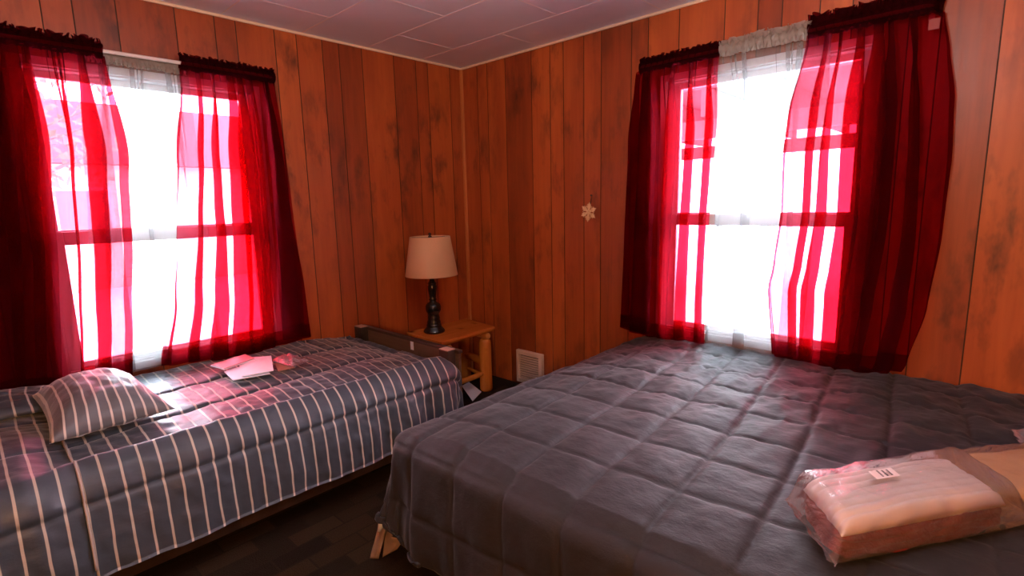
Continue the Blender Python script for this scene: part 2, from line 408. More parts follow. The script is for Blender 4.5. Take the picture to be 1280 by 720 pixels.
# ------------------------------------------------------------------ curtains
def curtain(name, to3, inner, outer, ztop, zbot, nf, seed, label, cat, group, mats, depth=.075, amp=.020, k=1.9, header=True, wrap=1, rod_r=.012, ruffle=.036, both=False, hdepth=None, hspan=None):
    """to3(d, p, z): d along the wall, p out from the wall into the room. inner/outer: [(z, d)...] rising z"""
    rr = random.Random(seed)
    body, gather = mats
    root = empty(name, to3((pl(inner, ztop) + pl(outer, ztop)) / 2, depth, ztop)); tag(root, label, cat, group)
    ph = [rr.uniform(0, 6.28) for _ in range(8)]; kk = [rr.uniform(.75, 1.2) for _ in range(8)]
    dr = [rr.uniform(-1.8, 1.8) for _ in range(8)]
    zr0 = ztop - .022                          # where the gathered pocket ends
    bdep = depth
    def pos(u, v):
        depth = bdep
        z = lerp(zr0, zbot(u) if callable(zbot) else zbot, v)
        e = sm(0, .05, u) * sm(0, .05, 1 - u)
        g = .50 + .50 * sm(0, .25, v)
        warp = u + .050 * math.sin(2 * PI * 1.0 * u + ph[0]) * e + .03 * math.sin(2 * PI * 2.3 * u + ph[1]) * e
        f1 = 2 * PI * nf * warp + dr[0] * v + ph[2]; f2 = 2 * PI * nf * 2.37 * u + dr[1] * 1.5 * v + ph[3]; f3 = 2 * PI * nf * 4.6 * u + ph[4]
        kmod = .85 + .32 * math.sin(2 * PI * (1.7 * u) + ph[5] + 1.2 * v) + (.55 * sm(.55, .9, u) if wrap else 0)
        a1 = 2.0 * k * kmod / (2 * PI * nf) * g; a2 = .75 / (2 * PI * nf * 2.37) * (1 - .35 * v); a3 = 1.9 / (2 * PI * nf * 4.6) * (1 - sm(0, .45, v))
        s = u + e * (a1 * math.sin(f1) + a2 * math.sin(f2) + a3 * math.sin(f3))
        d0, d1 = pl(inner, z), pl(outer, z)
        d = lerp(d0, d1, s)
        p = depth + amp * (.25 + .75 * g) * math.cos(f1) + amp * .45 * math.cos(f2) + amp * .25 * math.cos(f3) * (1 - v)
        if wrap: 
            p = lerp(p, .012, sm(.90, 1.0, u) * .9)
            if both: p = lerp(p, .02, sm(.10, .0, u) * .9)
        p = max(p, .024)
        return to3(d, p, z)
    nu, nv = 300, 46
    mb = MB(); mb.grid(nu, nv, pos)
    uv = [(i / nu, j / nv) for j in range(nv + 1) for i in range(nu + 1)]
    o = mb.build('panel', body, root, True, uv)
    # stitched double hem
    mb = MB()
    def hem(u, v):
        a = Vector(pos(u, lerp(.945, 1.0, v))); q = Vector(to3(0, 1, 0)) - Vector(to3(0, 0, 0)); return tuple(a + q * .003)
    mb.grid(nu, 4, hem); mb.build('hem', body, root, True, [(i / nu, j / 4) for j in range(5) for i in range(nu + 1)])
    if header:
        depth = hdepth or depth
        d0, d1 = hspan or (pl(inner, ztop), pl(outer, ztop)); W = abs(d1 - d0); ng = max(8, int(W * 62))
        def pk(u, v):
            # closed tube round the rod, finely shirred
            an = 2 * PI * v; f = 2 * PI * ng * u
            r = rod_r + .006 + .0045 * math.sin(f + 2 * math.sin(3 * u + ph[6])) + .002 * math.sin(2.7 * f + ph[1])
            d = lerp(d0, d1, u) + .006 * math.sin(f * .5 + an)
            p = depth + r * math.cos(an); 
            if wrap: 
                p = lerp(p, .02 + .4 * r * (1 + math.cos(an)), sm(.93, 1.0, u))
            return to3(d, max(p, .004), ztop + 1.25 * r * math.sin(an))
        mb = MB(); mb.grid(ng * 8, 12, pk)
        def rf(side):
            def fn(u, v):
                f = 2 * PI * ng * .62 * u
                top = ruffle * (.66 + .30 * fbm(u * W * 26, side * 3.1, seed) + .16 * math.sin(f + side) )
                d = lerp(d0, d1, u) + v * .010 * math.sin(f * 1.3 + side + ph[3])
                p = depth + side * .005 + (.003 + .011 * v) * math.sin(f + side * .8 + ph[5]) + .004 * v * math.sin(2.3 * f)
                if wrap: p = lerp(p, .022 + side * .003, sm(.93, 1.0, u))
                return to3(d, max(p, .004), ztop + rod_r + .004 + v * max(.006, top))
            return fn
        for sd in (-1, 1): mb.grid(ng * 8, 4, rf(sd))
        def neck(u, v):
            f = 2 * PI * ng * u
            p = depth + (rod_r + .002) * (1 - .3 * v) + .0045 * math.sin(f + ph[2]) + .003 * math.sin(1.9 * f)
            if wrap: p = lerp(p, .02, sm(.93, 1.0, u))
            return to3(lerp(d0, d1, u), max(p, .004), ztop - .010 - .022 * v - .008 * v * fbm(u * W * 40, 2.2, seed))
        mb.grid(ng * 6, 3, neck)
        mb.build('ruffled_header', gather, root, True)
    return root
toL = lambda d, p, z: (d, -p, z)
toR = lambda d, p, z: (-p, d, z)
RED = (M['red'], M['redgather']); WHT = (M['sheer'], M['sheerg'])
ZR = 1.955
G = 'red sheer curtains'
curtain('sheer_curtain', toL, [(.5, -2.185), (.83, -2.150), (1.155, -2.115), (1.366, -2.102), (1.54, -2.086), (1.87, -2.100), (2.0, -2.104)],
        [(.5, -2.66), (1.2, -2.60), (2.0, -2.53)], ZR, lambda u: .535 + .012 * math.sin(9 * u), 6.2, 3,
        'red sheer curtain panel by the cushion end of the striped bed', 'curtain', G, RED, k=2.0)
curtain('sheer_curtain', toL, [(.5, -2.042), (.56, -2.038), (.84, -1.967), (1.216, -1.902), (1.51, -1.862), (1.84, -1.815), (2.0, -1.812)],
        [(.5, -1.315), (.9, -1.305), (1.36, -1.323), (1.7, -1.340), (1.93, -1.357), (2.0, -1.36)], ZR, lambda u: .535 + .012 * math.sin(7 * u + 1), 6.6, 12,
        'red sheer curtain panel on the striped bed window, nearer the table lamp', 'curtain', G, RED, k=1.9)
curtain('sheer_curtain', toR, [(.5, -1.874), (.75, -1.870), (.91, -1.872), (1.19, -1.878), (1.385, -1.886), (1.64, -1.899), (1.86, -1.890), (2.0, -1.896)],
        [(.5, -1.418), (1.06, -1.433), (1.49, -1.446), (1.88, -1.440), (2.0, -1.452)], ZR + .005, lambda u: .540 + .008 * math.sin(8 * u), 4.6, 23,
        'narrow bright red sheer curtain panel over the dark bed, nearer the snowflake', 'curtain', G, RED, k=1.7)
rr_c = curtain('sheer_curtain', toR, [(.5, -2.195), (.86, -2.163), (.97, -2.181), (1.21, -2.205), (1.44, -2.203), (1.64, -2.217), (1.92, -2.262), (2.0, -2.263)],
        [(.5, -2.660), (.58, -2.695), (.82, -2.740), (1.10, -2.758), (1.40, -2.758), (1.63, -2.745), (1.80, -2.724), (1.95, -2.70), (2.0, -2.69)], ZR + .005, lambda u: .537 + .012 * math.sin(6 * u + 2), 6.6, 34,
        'wide dark red sheer curtain panel with care tag at the far side from the snowflake', 'curtain', G, RED, k=1.9, ruffle=.060)
mb = MB(); mb.box(-.103, -.1015, -2.700, -2.668, 1.866, 1.903, m=Matrix.Identity(4))
tag(mb.build('care_tag', mat_paint('tag_cloth', (.24, .045, .04), .7), rr_c), 'small pale red cloth tag')
G2 = 'white sheer curtains'
curtain('white_sheer', toL, [(.5, -1.757), (2.0, -1.775)], [(.5, -2.292), (.85, -2.262), (1.5, -2.215), (2.0, -2.16)], ZR - .012, .545, 2.6, 41,
        'white sheer curtain glowing between the red panels above the striped bed', 'curtain', G2, WHT, depth=.040, amp=.009, k=.9, wrap=0, rod_r=.006, ruffle=.004)
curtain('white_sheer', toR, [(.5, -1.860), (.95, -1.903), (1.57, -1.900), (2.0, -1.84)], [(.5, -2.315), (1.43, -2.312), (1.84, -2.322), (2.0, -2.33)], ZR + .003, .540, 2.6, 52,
        'white sheer curtain glowing between the red panels above the dark bed', 'curtain', G2, WHT, depth=.050, amp=.009, k=.9, wrap=0, rod_r=.011, ruffle=.042, hdepth=.075, hspan=(-1.893, -2.266))

def rod(to3, a, b, ztop, label):
    root = empty('curtain_rod', to3((a + b) / 2, .06, ztop)); tag(root, label, 'curtain rod', 'white curtain rods')
    def bar(nm, p, r, a, b, z):
        mb = MB(); n = 8; pts = [to3(a, .004, z), to3(a, p - .025, z)]
        pts += [to3(a + .025 * (1 - math.cos(t * PI / 2 / n)), p - .025 + .025 * math.sin(t * PI / 2 / n), z) for t in range(1, n + 1)]
        pts += [to3(lerp(a, b, q), p, z) for q in (.3, .5, .7)]
        pts += [to3(b - .025 * (1 - math.cos(t * PI / 2 / n)), p - .025 + .025 * math.sin(t * PI / 2 / n), z) for t in range(n, -1, -1)] + [to3(b, .004, z)]
        mb.tube(pts, r, 8); mb.build(nm, M['rod'], root, True)
    bar('outer_bar', .075, .008, a, b, ztop); bar('inner_bar', .040, .005, a + .03, b - .03, ztop - .012)
    for nm, d in (('bracket', a), ('bracket', b)):
        mb = MB(); p = to3(d - .010, .0005, ztop - .035); q = to3(d + .010, .005, ztop + .020)
        mb.box(min(p[0], q[0]), max(p[0], q[0]), min(p[1], q[1]), max(p[1], q[1]), ztop - .035, ztop + .020, .001); mb.build(nm, M['rod'], root)
rod(toL, -2.505, -1.390, ZR, 'white double curtain rod above the window by the striped bed')
rod(toR, -2.665, -1.475, ZR + .005, 'white double curtain rod above the window by the dark bed')

# ------------------------------------------------------------------ draped bedding
def drape(pt_top, a, b, ra, rb, za, zb, flare, out_a, out_b):
    pass
def over(d, r, flare):
    """arc then straight drop: returns (outward, down) for overhang length d"""
    q = r * PI / 2
    if d <= 0: return 0.0, 0.0
    if d < q: return r * math.sin(d / r), r * (1 - math.cos(d / r))
    return r + flare * (d - q), r + (d - q)

# ---- double bed (dark)
BX0, BX1 = -.045, -1.640      # top of the mattress in x (wall side, room side)
BY0, BY1 = -1.510, -3.56
BZ = .500
bed = empty('double_bed', (-.86, -2.5, 0)); tag(bed, 'double bed on a black metal frame under the charcoal comforter', 'bed')
mb = MB(); mb.box(BX1 + .02, BX0, BY1 + .02, BY0 - .02, .27, .470, .035); mb.build('mattress', M['mattress'], bed)
mb = MB(); mb.box(BX1 + .03, BX0, BY1 + .03, BY0 - .03, .19, .27, .02); mb.build('box_spring', M['black'], bed)
mb = MB()
for y in (BY0 - .05, BY1 + .05): mb.box(BX1 + .02, BX0 - .01, y - .015, y + .015, .155, .19, .003)
for x in (BX1 + .035, BX0 - .03): mb.box(x - .015, x + .015, BY1 + .05, BY0 - .05, .155, .19, .003)
mb.build('rail_frame', M['black'], bed)
for x in (BX1 + .035, -.85, BX0 - .04):
    for y in (BY0 - .06, -2.5, BY1 + .06):
        mb = MB(); mb.box(x - .018, x + .018, y - .018, y + .018, 0, .155, .004); mb.build('leg', M['black'], bed)

QX = [-1.665 + .208 * k for k in range(-3, 9)]
def big_top(x, y):
    """puffed quilt height above BZ"""
    # seam coordinates: lines along x are slightly skewed
    yy = y - .085 * (x + .85) - .016 * math.sin(2.3 * x + 1)
    t = (-1.508 - yy) / .205 ; dy = abs(t - round(t)) * .205
    xx = x + .030 * (y + 2.2) + .014 * math.sin(2.9 * y)
    s = (-1.665 - xx) / .208; dx = abs(s - round(s)) * .208
    gy = 1 - math.exp(-(dy / .008) ** 1.2); gx = 1 - math.exp(-(dx / .007) ** 1.2) * .7
    puff = .006 * min(1, dy / .10) ** .6 * min(1, dx / .10) ** .6
    near = sm(-1.2, -.3, x) 
    wr = fbm(x * 5 + 2, y * 9, 1.3, 3) * .006 * (1 + .8 * near) + .007 * near * fbm(x * 7 + y * 5, y * 13 - x * 8, 4.4, 3)
    pinch = .010 * near * math.exp(-dx / .03) * fbm(x * 8, y * 34, 2.0, 2)
    return .009 * gy * gx - .009 + puff + wr + pinch
def big_pos(s, t):
    """s: sheet distance from the wall, t: sheet distance past the side edge (negative inward)"""
    SX = -BX1 - .02                       # sheet length to fold (from x=-.02)
    x = -.02 - min(s, SX); a = max(0.0, s - SX)
    b = max(0.0, -t); y = BY0 - max(t, 0.0)
    d = math.hypot(a, b)
    hz = big_top(-.02 - s, BY0 - t)
    if d < 1e-9:
        crown = .020 * sm(0, .25, t) + .012 * sm(0, .2, SX - s)
        return (x, y, BZ + .006 + hz + crown)
    ca, cb = a / d, b / d
    rip = 0.0
    along = (BY0 - t) if ca > cb else (-.02 - s)
    lowf = sm(.05, .40, d)
    rip = lowf * (.016 * math.sin(along * 15 + 1.0 + 2 * math.sin(along * 4)) + .018 * fbm(along * 6, d * 2, 5.0, 2))
    corner = ca * cb * 2
    fold = corner * lowf * .030 * math.sin(5.0 * math.atan2(ca, cb) + .6)
    o, dn = over(d * (1 - .10 * corner), .060, .085 + .16 * corner)
    o += hz * sm(0, .06, d) + rip + fold + .012
    dn -= hz * (1 - sm(0, .08, d))
    return (x - o * ca, y + o * cb, BZ + .006 - dn)
mb = MB(); uv = []
S0, S1, T0, T1 = .0, 1.62 + .42, -.40, 2.13
nu, nv = 250, 300
def bigfn(i, j):
    s = lerp(S0, S1, i); t = lerp(T0, T1, j)
    # round off the sheet's hanging corner a little and let the hem wander
    a = max(0, s - 1.62); b = max(0, -t); d = math.hypot(a, b); mx = .385 + .03 * math.sin(7 * (t if a > b else s)) + .03 * fbm(s * 4, t * 4, 3)
    if d > mx:
        k = mx / d
        if a > 0: s = 1.62 + a * k
        if b > 0: t = -b * k
    uv.append((s, t)); return big_pos(s, t)
mb.grid(nu, nv, bigfn)
big = mb.build('comforter', M['charcoal'], None, True, uv); fix_normals(big); modsolid(big, .012)
tag(big, 'dark charcoal quilted comforter spread over the double bed', 'comforter')

# ---- twin bed (striped)
TX0, TX1 = -2.95, -1.050       # head (out of view) to foot
TY0, TY1 = -.045, -.925
TZ = .485
twin = empty('twin_bed', (-1.95, -.52, 0)); tag(twin, 'single bed with low dark wooden footboard, under the striped comforter', 'bed')
mb = MB(); mb.box(TX0, TX1 - .02, TY1 - .02, TY0 - .01, .24, .452, .035); mb.build('mattress', M['mattress'], twin)
mb = MB(); mb.box(TX0, -.99, -.992, -.966, .118, .205, .004); mb.build('side_rail', M['darkwood'], twin)
mb = MB(); mb.box(TX0, -.99, -.075, -.050, .140, .215, .004); mb.build('side_rail', M['darkwood'], twin)
mb = MB(); mb.box(TX0, -.99, -.950, -.075, .195, .24, .004); mb.build('slat_base', M['darkwood'], twin)
mb = MB(); mb.box(-.975, -.955, -.985, -.075, .30, .545, .003); fb = mb.build('footboard', M['boardwood'], twin)
mb = MB(); mb.box(-.980, -.948, -.990, -.070, .532, .550, .004); mb.build('top_strip', M['darkwood'], fb)
mb = MB(); mb.box(-.9785, -.9755, -.610, -.585, .485, .535, .0005); tag(mb.build('tag', M['paper'], fb), 'small white tag')
for y in (-.115, -.930):
    mb = MB(); mb.box(-1.028, -.976, y - .036, y + .036, 0, .552, .004); pst = mb.build('post', M['darkwood'], twin)
    mb = MB(); mb.box(-1.027, -.977, y - .035, y + .035, .5525, .556, .001); tag(mb.build('post_top', M['cut'], pst), 'pale cut post top')
for y in (-.10, -.93):
    mb = MB(); mb.box(TX0 + .01, TX0 + .06, y - .03, y + .03, 0, .30, .004); mb.build('leg', M['darkwood'], twin)

def twin_h(x, y, extra=0):
    sl = .100 * (x + 1.86)
    dmin = 1.0
    for y0 in (-.675, -.36):
        yy = y0 + sl
        if x < -1.17: dmin = min(dmin, abs(y - yy))
        # the seam turns across the bed near the foot
        if y > yy and y < -.05 + 0 * x: dmin = min(dmin, abs(x - (-1.17 + (.10 if y0 < -.5 else -.16))) if x > -1.5 else 1.0)
    dmin2 = abs(y + 1.055)           # side seam (sheet distance past the edge)
    dd = min(dmin, dmin2)
    g = 1 - math.exp(-(dd / .008) ** 1.2)
    puff = .009 * min(1, dd / .12) ** .6
    wr = .006 * fbm(x * 6, y * 8, 2.1, 3) + .004 * fbm(x * 16 + y * 6, y * 14, 6.1, 2)
    return .013 * g - .013 + puff + wr
def twin_pos(s, t, head=False):
    """s: x position of the sheet (negative), t: sheet distance from the wall edge"""
    TW = TY0 - TY1
    a = max(0.0, s - TX1); x = min(s, TX1)
    b = max(0.0, t - TW); y = TY0 - min(t, TW)
    d = math.hypot(a, b); hz = twin_h(s, TY0 - t)
    if d < 1e-9:
        crown = .022 * sm(0, .22, TW - t) * 1.0 - .012 * sm(.10, 0, t) * 0 - .028 * sm(.34, 0, TX1 - s)
        bul = .030 * sm(-2.46, -2.62, s) * sm(.1, .4, t) if head else 0
        return (x, y, TZ + .006 + hz + crown + bul)
    ca, cb = a / d, b / d
    lowf = sm(.04, .30, d)
    along = s if cb > ca else TY0 - t
    foot = sm(-1.55, -1.1, s)
    rip = lowf * (.008 + .016 * foot) * (math.sin(along * 17 + 2.2 * math.sin(along * 5)) * .7 + fbm(along * 9, d * 2, 8.0, 2))
    o, dn = over(d, .085, .075)
    o += hz * sm(0, .06, d) + rip + .006 + (.030 * sm(-2.48, -2.60, s) if head else 0)
    dn -= hz * (1 - sm(0, .08, d)) + .016 * (1 - sm(0, .1, d)) * sm(.0, .02, 0.02)
    if ca > .7 and d > .10: dn = dn
    return (x + o * ca * (.45 + 1.25 * cb), y - o * cb, TZ + .012 - dn + .010 * math.exp(-d / .04) - .034 * ca * ca)
def twin_mesh(x0, x1, tmax, nu, nv, head):
    mb = MB(); uv = []
    def fn(i, j):
        s = lerp(x0, x1, i); t = lerp(0, tmax, j)
        TW = TY0 - TY1; a = max(0, s - TX1); b = max(0, t - TW); d = math.hypot(a, b)
        mx = .352 + .006 * fbm(s * 5, 1.0, 3)
        if a > 0: mx = lerp(.20, mx, b / max(d, 1e-6))
        if d > mx:
            k = mx / d
            if a > 0: s = TX1 + a * k
            if b > 0: t = TW + b * k
        uv.append((s, t)); return twin_pos(s, t, head)
    mb.grid(nu, nv, fn); return mb, uv
tc = empty('comforter', (-1.8, -.5, .5)); tag(tc, 'grey blue comforter with pale stripes covering the single bed', 'comforter')
mb, uv = twin_mesh(-2.478, -.93, 1.30, 230, 190, False)
o = mb.build('quilted_cover', M['stripe'], tc, True, uv); fix_normals(o); modsolid(o, .010)
mb, uv = twin_mesh(-2.94, -2.480, 1.30, 60, 150, True)
o = mb.build('head_drape', M['stripe'], tc, True, uv); fix_normals(o); modsolid(o, .010)
mb = MB(); TW = TY0 - TY1
pts = [Vector(twin_pos(-2.479, t / 60 * (TW + .33), True)) + Vector((0, -.004 if t > 42 else 0, .004)) for t in range(26, 61)]
mb.tube(pts, .0035, 6); mb.build('piping', M['piping'], tc, True)

# ------------------------------------------------------------------ cushions
def cushion(name, corners, thick, mat, label, cat, group=None, nu=44, nv=44, base=None, pinch=.10, wr=.006, uvscale=None):
    """pillow over four base corners BL, BR, FR, FL (x, y, z): two puffed faces meeting in a seam"""
    BLc, BRc, FRc, FLc = [Vector(c) for c in corners]
    root = empty(name, (BLc + BRc + FRc + FLc) / 4); tag(root, label, cat, group)
    up = (BRc - BLc).cross(FLc - BLc).normalized()
    if up.z < 0: up = -up
    W = (BRc - BLc).length; L = (FLc - BLc).length
    mb = MB(); uv = []
    def face(sg):
        def fn(u, v):
            # pull the sides in between corners
            cu, cv = 2 * u - 1, 2 * v - 1
            uu = .5 + .5 * cu * (1 - pinch * (1 - cv * cv)); vv = .5 + .5 * cv * (1 - pinch * (1 - cu * cu))
            p = BLc * (1 - uu) * (1 - vv) + BRc * uu * (1 - vv) + FRc * uu * vv + FLc * (1 - uu) * vv
            pf = max(0, (1 - abs(cu) ** 2.6) * (1 - abs(cv) ** 2.6)) ** .62
            h = thick * pf * (.70 if sg > 0 else -.30)
            h += sg * wr * fbm(u * 7 + sg, v * 9, 3.0, 3) * min(1, pf * 2)
            uv.append((u * W, v * L + (0 if sg > 0 else 3)))
            return tuple(p + up * h)
        return fn
    mb.grid(nu, nv, face(1)); mb.grid(nu, nv, face(-1))
    o = mb.build('cover', mat, root, True, uv)
    bm = bmesh.new(); bm.from_mesh(o.data); bmesh.ops.remove_doubles(bm, verts=bm.verts[:], dist=.0005); bmesh.ops.recalc_face_normals(bm, faces=bm.faces[:]); bm.to_mesh(o.data); bm.free()
    return root
cu = cushion('cushion', [(-2.515, -.27, .590), (-2.205, -.27, .580), (-2.165, -.775, .560), (-2.520, -.800, .560)], .165, M['stripe_c'],
        'small striped grey cushion with tan side lying on the striped bed', 'cushion')
cushion('pillow', [(-2.93, -.07, .575), (-2.40, -.065, .560), (-2.42, -.36, .545), (-2.93, -.40, .555)], .075, M['stripe'],
        'flat dark striped pillow against the wall behind the cushion', 'pillow')

# ------------------------------------------------------------------ papers on the striped bed
def card(name, pts, th, mat, label, cat, group=None, fold=None):
    """flat card from corner points (x, y, z)"""
    mb = MB(); n = len(pts)
    vs = [(p[0], p[1], p[2]) for p in pts] + [(p[0], p[1], p[2] + th) for p in pts]
    fs = [tuple(range(n - 1, -1, -1)), tuple(range(n, 2 * n))] + [(i, (i + 1) % n, n + (i + 1) % n, n + i) for i in range(n)]
    mb.add(vs, fs); return mb
zb = .538
r = empty('package_insert', (-1.80, -.32, zb)); tag(r, 'pink printed packaging card, topmost on the striped bed', 'paper')
card('', [(-1.885, -.265, zb + .016), (-1.715, -.215, zb + .018), (-1.715, -.330, zb + .020), (-1.865, -.375, zb + .016)], .004, None, '', '').build('card', M['print'], r)
card('', [(-1.889, -.260, zb + .0125), (-1.711, -.210, zb + .0145), (-1.711, -.335, zb + .0165), (-1.868, -.380, zb + .0125)], .003, None, '', '').build('border_sheet', M['paper'], r)
r = empty('box_flap', (-1.74, -.44, zb)); tag(r, 'folded blank white card with raised flap on the striped bed', 'paper')
card('', [(-1.870, -.385, zb + .003), (-1.700, -.335, zb + .003), (-1.745, -.585, zb + .004), (-1.888, -.545, zb + .003)], .004, None, '', '').build('lower_leaf', M['paper'], r)
card('', [(-1.795, -.360, zb + .010), (-1.655, -.385, zb + .030), (-1.725, -.575, zb + .012), (-1.850, -.545, zb + .010)], .003, None, '', '').build('upper_leaf', M['paper'], r)
card('', [(-1.745, -.225, zb + .005), (-1.640, -.300, zb + .008), (-1.655, -.385, zb + .028), (-1.780, -.350, zb + .012)], .003, None, '', '').build('raised_flap', M['paper'], r)
mb = MB()
def bagfn(u, v):
    e = min(u, 1 - u, v, 1 - v)
    return (-1.660 + .105 * u + .02 * v, -.385 - .19 * v + .03 * u, zb + .004 + .022 * min(1, e * 5) * (.7 + .8 * fbm(u * 5, v * 5, 2)) + .004)
mb.grid(20, 24, bagfn)
o = mb.build('plastic_bag', M['bag'], None, True); modsolid(o, .001); tag(o, 'crumpled empty clear plastic bag beside the white cards', 'plastic bag')
mb = MB(); mb.add([(-1.660, -.425, zb + .001), (-1.600, -.44, zb + .001), (-1.625, -.575, zb + .001), (-1.700, -.565, zb + .001)] + [(-1.660, -.425, zb + .004), (-1.600, -.44, zb + .004), (-1.625, -.575, zb + .004), (-1.700, -.565, zb + .004)],
       [(3, 2, 1, 0), (4, 5, 6, 7), (0, 1, 5, 4), (1, 2, 6, 5), (2, 3, 7, 6), (3, 0, 4, 7)])
tag(mb.build('cardboard_stiffener', M['brownc']), 'thin brown cardboard strip under the empty clear bag', 'cardboard')

# ------------------------------------------------------------------ log night table
TT = .450
nt = empty('night_table', (-.42, -.30, 0)); tag(nt, 'rustic pine log night table standing in the corner', 'table')
def slab(u, v):
    pass
mb = MB()
outline = []
cs = [(-.675, -.110), (-.140, -.118), (-.188, -.462), (-.690, -.500)]
for (p, q) in zip(cs, cs[1:] + cs[:1]):
    for k in range(14):
        f = k / 14; outline.append((lerp(p[0], q[0], f), lerp(p[1], q[1], f)))
def ring(ins, z, wob):
    cx, cy = -.42, -.30; out = []
    for i, (x, y) in enumerate(outline):
        w = wob * (nz(i * .45, 3.0) + .5 * nz(i * 1.3, 9.0)); dx, dy = x - cx, y - cy; L = math.hypot(dx, dy)
        out.append((x - dx / L * (ins + w), y - dy / L * (ins + w), z))
    return out
n = len(outline)
rings = [ring(.030, TT - .038, .008), ring(.010, TT - .030, .012), ring(.000, TT - .016, .010), ring(.003, TT - .004, .006), ring(.010, TT, .004)]
vs = [v for rg in rings for v in rg]
fs = [(k * n + i, k * n + (i + 1) % n, (k + 1) * n + (i + 1) % n, (k + 1) * n + i) for k in range(4) for i in range(n)] + [tuple(range(n - 1, -1, -1)), tuple(4 * n + i for i in range(n))]
mb.add(vs, fs); o = mb.build('tabletop', M['pinetop'], nt); fix_normals(o)
legs = [(-.255, -.425), (-.215, -.165), (-.610, -.445), (-.600, -.160)]
for i, (x, y) in enumerate(legs):
    mb = MB()
    hs = [0, .008, .02, .10, .20, .30, .345, .362, .372]
    rs = [.034, .040, .043, .044, .042, .043, .042, .036, .024]
    pts = [(x + .004 * nz(h * 9, i), y + .004 * nz(h * 9, i + 5), h) for h in hs]
    mb.tube(pts, [r_ * (1 + .04 * nz(h * 14, i * 3.0)) for r_, h in zip(rs, hs)], 20); mb.build('leg', M['pine'], nt, True)
for (a, b) in ((0, 1), (2, 3)):
    (x0, y0), (x1, y1) = legs[a], legs[b]; mb = MB()
    mb.tube([(x0, y0 - .040, .392), (x0, y0 - .030, .392), ((x0 + x1) / 2, (y0 + y1) / 2, .392), (x1, y1 + .030, .392), (x1, y1 + .04, .392)], [.016, .0215, .022, .0215, .016], 16); mb.build('apron_log', M['pineend'], nt, True)
for (a, b, z, rr_) in ((0, 1, .205, .026), (0, 2, .130, .018), (1, 3, .215, .022), (2, 3, .205, .024), (0, 1, .105, .012)):
    (x0, y0), (x1, y1) = legs[a], legs[b]; mb = MB()
    mb.tube([(lerp(x0, x1, f), lerp(y0, y1, f), z + .004 * nz(f * 6, z * 20)) for f in (.09, .2, .4, .6, .8, .91)], [rr_ * .75, rr_, rr_ * 1.03, rr_, rr_ * .98, rr_ * .75], 14); mb.build('rail', M['pine'], nt, True)

# lamp
LX, LY = -.555, -.262
lp = empty('table_lamp', (LX, LY, TT)); tag(lp, 'black turned table lamp with cream drum shade on the log table', 'lamp')
prof = [(0, .0006), (.066, .0006), (.070, .006), (.069, .014), (.060, .026), (.050, .036), (.047, .044), (.049, .049), (.047, .054), (.043, .062), (.045, .068), (.043, .074), (.038, .090), (.040, .097), (.038, .104), (.035, .118), (.037, .128),
        (.046, .140), (.0495, .152), (.0495, .174), (.046, .186), (.036, .196), (.024, .203), (.020, .212), (.026, .219), (.021, .227), (.024, .250), (.029, .285), (.030, .305), (.025, .318), (.029, .325), (.024, .332), (.017, .342), (.013, .360), (.012, .385), (0, .385)]
mb = MB(); mb.lathe(prof, (LX, LY, TT), 36); o = mb.build('base', M['lampblack'], lp, True)
mb = MB(); mb.lathe([(.004, .384), (.006, .386), (.006, .640), (.004, .642)], (LX, LY, TT), 10)
for k in range(3):
    a = 2 * PI * k / 3; mb.tube([(LX, LY, TT + .622), (LX + .124 * math.cos(a), LY + .124 * math.sin(a), TT + .622)], .0018, 6)
mb.build('harp', M['black'], lp, True)
mb = MB(); mb.lathe([(.1655, .380), (.168, .378), (.1685, .381), (.129, .626), (.128, .628), (.1265, .626), (.1655, .380)], (LX, LY, TT), 56); o = mb.build('lamp_shade', M['shade'], lp, True); fix_normals(o)
mb = MB(); mb.lathe([(0, .622), (.010, .622), (.012, .628), (.007, .634), (.010, .642), (.008, .650), (0, .653)], (LX, LY, TT), 14); mb.build('finial', M['lampblack'], lp, True)
mb = MB(); mb.lathe([(.0, .41), (.012, .41), (.013, .45), (.024, .49), (.028, .515), (.020, .545), (0, .555)], (LX, LY, TT), 16); mb.build('bulb', M['white'], lp, True)

# wall heater grille
y0, y1, z0, z1 = -.735, -.502, .025, .258
hv = empty('wall_heater', (0, (y0 + y1) / 2, z0)); tag(hv, 'cream metal wall heater grille low on the panelled wall', 'heater')
mb = MB(); fw = .030
for b in ((y0, y0 + fw, z0, z1), (y1 - fw * .75, y1, z0, z1), (y0 + fw, y1 - fw * .75, z0, z0 + fw), (y0 + fw, y1 - fw * .75, z1 - fw, z1)): mb.box(-.030, -.0006, b[0], b[1], b[2], b[3], .004)
mb.build('frame', M['heater'], hv)
mb = MB(); mb.box(-.008, -.0008, y0 + fw, y1 - fw * .75, z0 + fw, z1 - fw); mb.build('backing', M['heatdark'], hv)
mb = MB(); z = z0 + fw + .006
while z < z1 - fw - .004:
    mb.box(-.024, -.009, y0 + fw, y1 - fw * .75, z, z + .0075, m=None); z += .0165
mb.build('louvre', M['heater'], hv)

